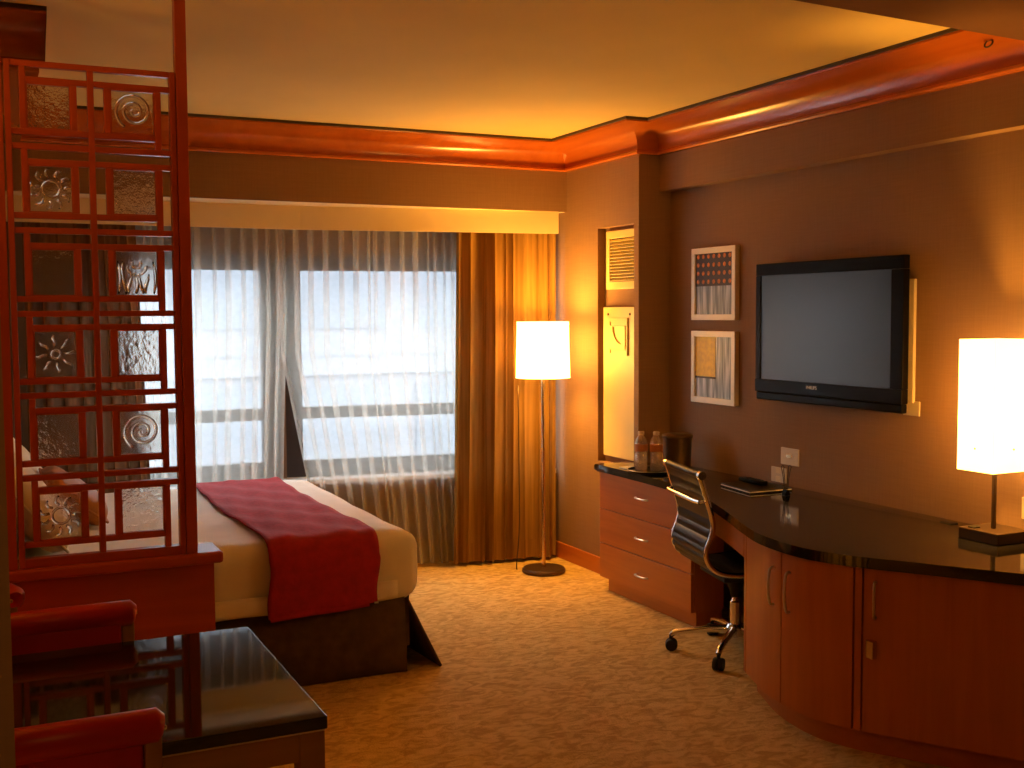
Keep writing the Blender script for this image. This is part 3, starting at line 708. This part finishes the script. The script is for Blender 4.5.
bc = thing('bow_cabinet', 'cherry bow-front cabinet with three doors under the lamp end of the worktop', 'cabinet', (3.3, 3.0, 0))
face = cut(CAB, 3.83, 2.20); ins = offs(face, .022)
bm = bmesh.new(); add_prism(bm, ins+[(XT-.004, 2.20), (XT-.004, 3.83)], .085, .699); obj('body', bm, 'cherry_z', bc)
bm = bmesh.new(); kk = offs(face, .060); add_prism(bm, kk+[(XT-.006, 2.22), (XT-.006, 3.81)], 0, .085); obj('plinth', bm, 'cherry_y', bc)
obj('side_stile', B(strip, cut(CAB, 3.825, 3.797), .020, .09, .697), 'cherry_z', bc)
seams = ((3.790, 3.425), (3.417, 3.090), (3.054, 2.24))
doors = []
for ya, yb in seams: doors.append(obj('door', B(strip, cut(CAB, ya, yb), .020, .095, .694), 'cherry_z', bc, True, angle=30))
obj('filler', B(strip, cut(CAB, 3.083, 3.061), .016, .095, .694), 'cherry_z', bc)
def vhandle(d, y, zc_, hh):
    q = cut(CAB, y+.0101, y-.0101); p = ((q[0][0]+q[-1][0])/2, y); tx, ty = q[-1][0]-q[0][0], q[-1][1]-q[0][1]; L = math.hypot(tx, ty); nx, ny = ty/L, -tx/L
    if nx > 0: nx, ny = -nx, -ny
    pts = [(p[0]+nx*o_, p[1]+ny*o_, zc_+hh*k) for o_, k in ((-.002, 1), (.018, .92), (.026, 0), (.018, -.92), (-.002, -1))]
    h = obj('handle', B(add_tube, catmull(pts, 4), .0055, 8), 'steel', None, True); h.parent = d; h.data.transform(Matrix.Translation(-Vector(bc.location)))
    return p, (nx, ny)
vhandle(doors[0], 3.475, .545, .072); vhandle(doors[1], 3.365, .545, .076); vhandle(doors[2], 3.020, .583, .064)
p = cut(CAB, 3.04, 3.00)[0]
lk = box('lock_plate', 'brass', p[0]-.012, p[0]+.010, 3.006, 3.040, .372, .437, bev=.002); lk.parent = doors[2]; lk.data.transform(Matrix.Translation(-Vector(bc.location)))

# ------------------------------------------------------------------ office chair
oc = thing('office_chair', 'black ribbed leather office chair with chrome frame at the desk', 'chair', (3.22, 4.29, 0), math.atan2(-.234, .972))
PR = [(-.268, .888), (-.240, .800), (-.204, .675), (-.208, .610), (-.232, .545), (-.228, .495), (-.195, .452), (-.140, .428), (-.05, .420), (.08, .430), (.17, .440), (.215, .430)]
cp = catmull([(a, 0, b_) for a, b_ in PR], 10); nC = len(cp)-1
def sling(off):
    def fn(u, v):
        k = u*nC; i = min(int(k), nC-1); t = k-i; q = cp[i].lerp(cp[i+1], t)
        d = (cp[min(i+1, nC)]-cp[i]).normalized(); n = Vector((d.z, 0, -d.x))      # towards the sitter / up
        rib = abs(math.sin(u*PI*17))**.6*.0065
        q = q - n*off*(.006+rib)
        return (q.x, (v-.5)*.40, q.z)
    return fn
bm = bmesh.new(); add_grid(bm, sling(1), 228, 3); add_grid(bm, sling(-1), 228, 3); bmesh.ops.remove_doubles(bm, verts=bm.verts, dist=.0005)
obj('ribbed_sling', bm, 'leather', oc, True, True)
for sy in (-1, 1):
    obj('side_rail', B(add_tube, [(q.x, sy*.212, q.z) for q in cp], .0125, 10), 'chrome', oc, True, True, 60)
    bm = bmesh.new(); add_tube(bm, [(-.262, sy*.20, .885), (-.262, sy*.232, .885)], .0195, 14); obj('roll_cap', bm, 'chrome', oc, True, True, 50)
    obj('bracket', B(add_tube, [(-.236, sy*.212, .768), (-.262, sy*.200, .762)], .010, 8), 'chrome', oc, True, True)
obj('top_roll', B(add_tube, [(-.264, -.205, .886), (-.264, .205, .886)], .018, 16), 'leather', oc, True, True, 50)
obj('back_brace', B(add_tube, [(-.262, -.205, .762), (-.268, -.15, .761), (-.268, .15, .761), (-.262, .205, .762)], .011, 12), 'chrome', oc, True, True, 60)
obj('seat_plate', B(add_box, -.12, .12, -.15, .15, .372, .396, .006), 'rubber', oc, True, True, 40)
obj('seat_spreader', B(add_tube, [(0, -.212, .415), (0, -.15, .385), (0, .15, .385), (0, .212, .415)], .012, 8), 'chrome', oc, True, True, 60)
bm = bmesh.new(); add_lathe(bm, [(.022, .27), (.028, .30), (.045, .345), (.050, .372)]); obj('tilt_housing', bm, 'rubber', oc, True, True, 40)
bm = bmesh.new(); add_lathe(bm, [(.026, .12), (.026, .245), (.020, .25), (.016, .27), (.016, .31)]); obj('gas_lift', bm, 'chrome', oc, True, True, 40)
bm = bmesh.new(); add_lathe(bm, [(.020, .075), (.042, .085), (.046, .125), (.034, .14), (.026, .14)]); obj('hub', bm, 'chrome', oc, True, True, 40)
base_rot = math.atan2(.234, .972)
for k in range(5):
    a = math.radians(147+72*k)+base_rot; ca, sa = math.cos(a), math.sin(a)
    pts = [(.03*ca, .03*sa, .115), (.12*ca, .12*sa, .112), (.22*ca, .22*sa, .098), (.285*ca, .285*sa, .088), (.303*ca, .303*sa, .074)]
    obj('base_leg', B(add_tube, pts, [.021, .018, .014, .015, .012], 10), 'chrome', oc, True, True, 60)
    bm = bmesh.new()
    for s in (-1, 1):
        wv = bmesh.new(); add_lathe(wv, [(.012, -.011), (.026, -.011), (.029, -.006), (.029, .006), (.026, .011), (.012, .011)], seg=18)
        wv.transform(Matrix.Translation((.300*ca-s*.013*sa, .300*sa+s*.013*ca, .029)) @ Matrix.Rotation(a, 4, 'Z') @ Matrix.Rotation(PI/2, 4, 'X'))
        tmp = bpy.data.meshes.new('t'); wv.to_mesh(tmp); wv.free(); bm.from_mesh(tmp); bpy.data.meshes.remove(tmp)
    add_tube(bm, [(.303*ca, .303*sa, .028), (.303*ca, .303*sa, .076)], .009, 8)
    obj('caster', bm, 'rubber', oc, True, True, 40)

# ------------------------------------------------------------------ lamps
def bulb_light(name, loc, power, parent, r=.045):
    ld = bpy.data.lights.new(name, 'POINT'); ld.energy = power; ld.color = LAMP; ld.shadow_soft_size = r
    lo = bpy.data.objects.new(name, ld); link(lo); lo.parent = parent; lo.location = Vector(loc)-Vector(parent.location); return lo
fl = thing('floor_lamp', 'slim floor lamp with white drum shade in the corner by the drape', 'lamp', (3.172, 6.185, 0))
lx, ly = 3.172, 6.185
obj('base', B(add_lathe, [(.125, 0), (.135, .006), (.135, .022), (.128, .030), (.02, .034)], (lx, ly, 0), 36), 'iron', fl, True, angle=40)
obj('pole', B(add_tube, [(lx, ly, .03), (lx, ly, 1.30)], .013, 12), 'brass', fl, True, angle=50)
bm = bmesh.new(); add_lathe(bm, [(.168, 1.218), (.160, 1.560)], (lx, ly, 0), 48, False, False); obj('shade', bm, 'shade_floor', fl, True)
for z, r in ((1.218, .1685), (1.560, .1605), (1.545, .1612)):
    obj('shade_ring', B(add_tube, [(lx+r*math.cos(t), ly+r*math.sin(t), z) for t in [k*2*PI/48 for k in range(49)]], .0022, 6, False), 'shade_floor', fl, True)
obj('socket', B(add_lathe, [(.012, 1.28), (.02, 1.29), (.02, 1.34), (.014, 1.35)], (lx, ly, 0), 16), 'brass', fl, True, angle=40)
for k in range(3):
    a = 2*PI*k/3+.4; obj('spider_arm', B(add_tube, [(lx, ly, 1.34), (lx+.164*math.cos(a), ly+.164*math.sin(a), 1.30)], .0025, 6), 'iron', fl)
bb = bmesh.new(); bmesh.ops.create_uvsphere(bb, u_segments=16, v_segments=10, radius=.032); bb.transform(Matrix.Translation((lx, ly, 1.385))); obj('bulb', bb, 'shade_floor', fl, True)
bulb_light('lamp_light', (lx, ly, 1.43), FLOOR_LAMP_W, fl, .11)
obj('power_cord', B(add_tube, catmull([(lx-.10, ly+.06, .012), (lx-.12, ly+.14, .006), (lx-.075, ly+.19, .3), (lx-.075, ly+.20, 1.16)], 6), .004, 6), 'iron', fl, True)

tl = thing('table_lamp', 'table lamp with tall square paper shade on the worktop', 'lamp', (3.490, 3.045, .741))
tx, ty = 3.490, 3.045
box('base', 'iron', tx-.085, tx+.095, ty-.095, ty+.092, .741, .783, parent=tl, bev=.003)
box('switch', 'rubber', tx-.07, tx-.035, ty+.03, ty+.06, .783, .789, parent=tl, bev=.002)
box('stem', 'iron', tx-.007, tx+.007, ty-.007, ty+.007, .783, 1.10, parent=tl, bev=.002)
HS, HY = .104, .083
bm = bmesh.new(); c4 = [(tx-HS, ty-HY), (tx+HS, ty-HY), (tx+HS, ty+HY), (tx-HS, ty+HY)]
lo = [bm.verts.new((x, y, 1.008)) for x, y in c4]; hi = [bm.verts.new((x, y, 1.505)) for x, y in c4]
for i in range(4): bm.faces.new((lo[i], lo[(i+1) % 4], hi[(i+1) % 4], hi[i]))
obj('shade', bm, 'shade_table', tl)
for x, y in c4: obj('shade_rib', B(add_tube, [(x, y, 1.008), (x, y, 1.505)], .002, 6), 'shade_table', tl)
for rx, ry in ((tx-HS-.002, ty), (tx, ty-HY-.002)):
    bm = bmesh.new(); bmesh.ops.create_uvsphere(bm, u_segments=8, v_segments=6, radius=.004); bm.transform(Matrix.Translation((rx, ry, 1.095))); obj('rivet', bm, 'brass', tl, True)
    obj('shade_arm', B(add_tube, [(tx, ty, 1.085), (rx, ry, 1.095)], .003, 6), 'iron', tl)
bb = bmesh.new(); bmesh.ops.create_uvsphere(bb, u_segments=16, v_segments=10, radius=.032); bb.transform(Matrix.Translation((tx, ty, 1.15))); obj('bulb', bb, 'shade_table', tl, True)
bulb_light('lamp_light', (tx, ty, 1.24), TABLE_LAMP_W, tl, .05)

# ------------------------------------------------------------------ television
tv = thing('television', 'black flat-screen television mounted on the brown wall', 'television', (3.62, 4.09, 1.51))
TF = 3.605; Y0, Y1, Z0, Z1 = 3.640, 4.652, 1.170, 1.855
SY0, SY1, SZ0, SZ1 = 3.716, 4.612, 1.274, 1.795
for a in ((Y0, SY0, SZ0, SZ1), (SY1, Y1, SZ0, SZ1), (Y0, Y1, SZ1, Z1)): box('bezel', 'plastic_black', TF, TF+.035, *a, parent=tv, bev=.004)
box('lower_bezel', 'plastic_black', TF-.003, TF+.035, Y0, Y1, Z0+.04, SZ0, parent=tv, bev=.004)
box('speaker_bar', 'plastic_black', TF+.004, TF+.035, Y0+.004, Y1-.004, Z0, Z0+.04, parent=tv, bev=.006)
box('screen', 'screen', TF+.006, TF+.03, SY0, SY1, SZ0, SZ1, parent=tv)
box('back_case', 'plastic_black', TF+.035, TF+.060, Y0+.08, Y1-.08, Z0+.05, Z1-.05, parent=tv, bev=.008)
box('wall_mount', 'iron', TF+.060, XT, 3.99, 4.29, 1.40, 1.65, parent=tv)
text_mesh('logo', 'PHILIPS', .024, 'logo', tv, Matrix.Translation(Vector((TF-.0045, 4.218, 1.250))-Vector(tv.location)) @ Matrix(((0, 0, -1), (-1, 0, 0), (0, 1, 0))).to_4x4())
rc = tag(box('cable_raceway', 'plate', XT-.016, XT, 3.640, 3.690, 1.215, 1.752, bev=.003), 'cream cable raceway running up the wall beside the television', 'cable cover')
def plate(label, y0, y1, z0, z1, kind):
    o = thing('wall_plate', label, 'wall plate', (XT, (y0+y1)/2, z0), 0, None)
    box('cover', 'plate', XT-.007, XT, y0, y1, z0, z1, parent=o, bev=.002)
    ym = (y0+y1)/2; zm = (z0+z1)/2
    if kind == 'jack':
        bm = bmesh.new(); add_lathe(bm, [(.008, 0), (.008, .014), (.004, .014)], seg=12); bm.transform(Matrix.Translation((XT-.006, ym+.03, zm)) @ Matrix.Rotation(-PI/2, 4, 'Y')); obj('connector', bm, 'chrome', o, True)
    elif kind == 'socket':
        for dz in (-.022, .022): box('socket', 'fascia', XT-.010, XT-.006, ym-.018, ym+.018, zm+dz-.015, zm+dz+.015, parent=o, bev=.002)
    else:
        for dy in (0,): box('port', 'brass', XT-.010, XT-.006, ym+dy-.02, ym+dy+.02, zm-.004, zm+.010, parent=o, bev=.001)
    return o
plate('cream wall plate with cable jack below the right corner of the television', 3.610, 3.705, 1.158, 1.222, 'jack')
plate('upper wall plate above the desk, with a small port', 4.395, 4.530, .845, .930, 'port')
plate('lower wall plate just above the worktop behind the notepad', 4.490, 4.605, .748, .824, 'socket')

hk = thing('ring_hook', 'tiny dark ring hook on the crown moulding at the upper right', 'hook', (3.520, 3.13, 2.632))
obj('ring', B(add_tube, [(3.508+.006*math.sin(t), 3.13+.018*math.cos(t), 2.622+.014*math.sin(t)) for t in [k*2*PI/16 for k in range(17)]], .0035, 6, False), 'crown_cap', hk, True)
obj('stem', B(add_tube, [(3.530, 3.13, 2.640), (3.512, 3.13, 2.636)], .004, 6), 'crown_cap', hk, True)

# ------------------------------------------------------------------ framed pictures
def picture(label, z0, z1, kind):
    o = thing('picture', label, 'picture', (XT, 5.07, z0), 0, 'framed pictures')
    y0, y1 = 4.888, 5.292; d = .030; w = .032
    for a in ((y0, y1, z0, z0+w), (y0, y1, z1-w, z1), (y0, y0+w, z0+w, z1-w), (y1-w, y1, z0+w, z1-w)):
        box('frame', 'frame_silver', XT-d, XT, *a, parent=o, bev=.002)
    box('print', 'art_grey', XT-d+.012, XT-d+.020, y0+w, y1-w, z0+w, z1-w, parent=o)
    xp = XT-d+.012
    if kind == 0:
        zm = z0+(z1-z0)*.47
        blk = box('dark_field', 'art_dark', xp-.002, xp, y0+w, y1-w, zm, z1-w, parent=o)
        for r in range(4):
            for c in range(7):
                bm = bmesh.new(); add_lathe(bm, [(.013, 0), (.010, .002)], seg=8); cy_ = y0+w+.028+c*.0485; cz_ = zm+.024+r*.046
                bm.transform(Matrix.Translation((xp-.002, cy_, cz_)) @ Matrix.Rotation(-PI/2, 4, 'Y'))
                q = obj('dot', bm, 'art_dots', None); q.parent = blk; q.data.transform(Matrix.Translation(-Vector(o.location)))
    else:
        box('yellow_field', 'art_yellow', xp-.002, xp, y0+w+.155, y1-w, z0+w+.115, z1-w, parent=o)
        box('dark_edge', 'art_dark', xp-.003, xp, y0+w+.155, y1-w, z0+w+.105, z0+w+.115, parent=o)
    return o
picture('upper framed print with dark field of orange dots over grey stripes', 1.570, 1.968, 0)
picture('lower framed print with yellow block on grey stripes', 1.111, 1.510, 1)

# ------------------------------------------------------------------ things on the worktop
tr = thing('tray', 'round black tray holding the bottles on the worktop', 'tray', (3.335, 5.21, .741))
bm = bmesh.new(); add_lathe(bm, [(.118, 0), (.125, .003), (.130, .014), (.126, .014), (.120, .006), (.02, .005)], (3.335, 5.21, .741), 36); obj('dish', bm, 'plastic_black', tr, True, angle=40)
obj('rim', B(add_tube, [(3.335+.129*math.cos(t), 5.21+.129*math.sin(t), .755) for t in [k*2*PI/36 for k in range(37)]], .002, 6, False), 'steel', tr, True)
def bottle(label, x, y, h):
    o = thing('water_bottle', label, 'bottle', (x, y, .747), 0, 'water bottles on the tray')
    bm = bmesh.new(); add_lathe(bm, [(.031, 0), (.035, .006), (.035, h*.42), (.033, h*.45), (.035, h*.48), (.035, h*.70), (.030, h*.79), (.016, h*.88), (.015, h*.92)], (x, y, .747), 20); obj('bottle_body', bm, 'bottle_glass', o, True, angle=50)
    bm = bmesh.new(); add_lathe(bm, [(.0356, h*.50), (.0356, h*.68)], (x, y, .747), 20, False, False); obj('label', bm, 'water_label', o, True)
    bm = bmesh.new(); add_lathe(bm, [(.0165, h*.915), (.0175, h*.92), (.0175, h*.99), (.015, h)], (x, y, .747), 16); obj('cap', bm, 'cap', o, True, angle=40)
    bm = bmesh.new(); add_lathe(bm, [(.030, .004), (.0335, .008), (.0335, h*.40), (.0315, h*.44)], (x, y, .747), 18); obj('water', bm, 'bottle_glass', o, True)
bottle('clear water bottle on the tray, nearer the window', 3.297, 5.250, .215)
bottle('clear water bottle on the tray, nearer the ice bucket', 3.362, 5.198, .215)
ib = thing('ice_bucket', 'dark cylindrical ice bucket with flat lid behind the bottles', 'ice bucket', (3.50, 5.20, .741))
bm = bmesh.new(); add_lathe(bm, [(.070, 0), (.075, .004), (.080, .175), (.080, .18)], (3.50, 5.20, .741), 32); obj('pail', bm, 'iron', ib, True, angle=40)
bm = bmesh.new(); add_lathe(bm, [(.083, .18), (.085, .184), (.085, .196), (.078, .202), (.02, .206)], (3.50, 5.20, .741), 32); obj('lid', bm, 'iron', ib, True, angle=40)
nt_ = tag(box('folded_card', 'paper', 3.27, 3.34, 5.36, 5.44, .741, .745, bev=.001), 'small folded white card beside the tray', 'card')
nb = thing('notepad', 'open leather folder with notepad lying on the worktop', 'notepad', (3.50, 4.50, .741))
def quad(name, mat, pts, z0, z1, par): return obj(name, B(add_prism, pts, z0, z1), mat, par)
Q = [(3.37, 4.62), (3.335, 4.335), (3.585, 4.33), (3.60, 4.63)]
def inset(q, k): c = (sum(p[0] for p in q)/4, sum(p[1] for p in q)/4); return [(c[0]+(p[0]-c[0])*k, c[1]+(p[1]-c[1])*k) for p in q]
quad('cover', 'plastic_black', Q, .741, .746, nb); quad('pad', 'paper', inset(Q, .985), .746, .752, nb); quad('top_cover', 'leather', inset(Q, .99), .752, .756, nb)
rm = thing('remote_control', 'black remote control lying on the notepad', 'remote', (3.50, 4.52, .757))
bm = bmesh.new(); add_box(bm, 3.478, 3.526, 4.44, 4.62, .757, .779, .006); obj('body', bm, 'plastic_black', rm, True, angle=40)
for r in range(5):
    for c in range(2): box('button', 'rubber', 3.489+c*.016, 3.498+c*.016, 4.46+r*.024, 4.472+r*.024, .779, .782, parent=rm)
bcp = thing('binder_clip', 'black binder clip with two wire handles standing on the worktop', 'clip', (3.47, 4.235, .741))
bm = bmesh.new()
vv = [bm.verts.new(c) for c in ((3.456, 4.221, .741), (3.484, 4.221, .741), (3.476, 4.221, .768), (3.464, 4.221, .768), (3.456, 4.251, .741), (3.484, 4.251, .741), (3.476, 4.251, .768), (3.464, 4.251, .768))]
for f in ((0, 1, 2, 3), (7, 6, 5, 4), (0, 4, 5, 1), (1, 5, 6, 2), (2, 6, 7, 3), (3, 7, 4, 0)): bm.faces.new([vv[i] for i in f])
obj('spring', bm, 'plastic_black', bcp)
for s in (-1, 1):
    def wp(a, h): return (3.47+.9*a*s, 4.236-.43*a*s, h)
    pts = [wp(.002, .766), wp(.007, .82), wp(.012, .862), wp(.010, .876), wp(.017, .884), wp(.024, .875), wp(.020, .862), wp(.013, .82), wp(.008, .766)]
    obj('wire_handle', B(add_tube, catmull(pts, 4), .0020, 6), 'bronze', bcp, True)
plate('cream wall plate at the right edge of the picture behind the table lamp', 2.985, 3.075, .800, .885, 'socket')

# ------------------------------------------------------------------ lamps of the seating corner and the entrance (outside the picture)
cl = thing('floor_lamp', 'dark metal floor lamp of the seating corner, beyond the left edge of the picture', 'lamp', (-1.15, 2.75, 0))
for ch in list(fl.children):
    c = ch.copy(); link(c); c.parent = cl
    if ch.name.startswith('shade'): c.data = ch.data.copy(); c.data.materials[0] = MT['iron']
    if c.type == 'LIGHT': c.data = ch.data.copy(); c.data.energy = CORNER_W
el = thing('ceiling_light', 'flush glass ceiling light in the entrance behind the viewer', 'lamp', (-.05, -.15, 2.60))
obj('rim', B(add_lathe, [(.17, 2.56), (.18, 2.57), (.18, 2.60)], (-.05, -.15, 0), 32), 'steel', el, True, angle=40)
bm = bmesh.new(); add_lathe(bm, [(.03, 2.50), (.09, 2.515), (.14, 2.54), (.165, 2.565)], (-.05, -.15, 0), 32, True, False); obj('bowl', bm, 'shade_floor', el, True)
bulb_light('lamp_light', (-.05, -.15, 2.46), ENTRY_W, el, .05)
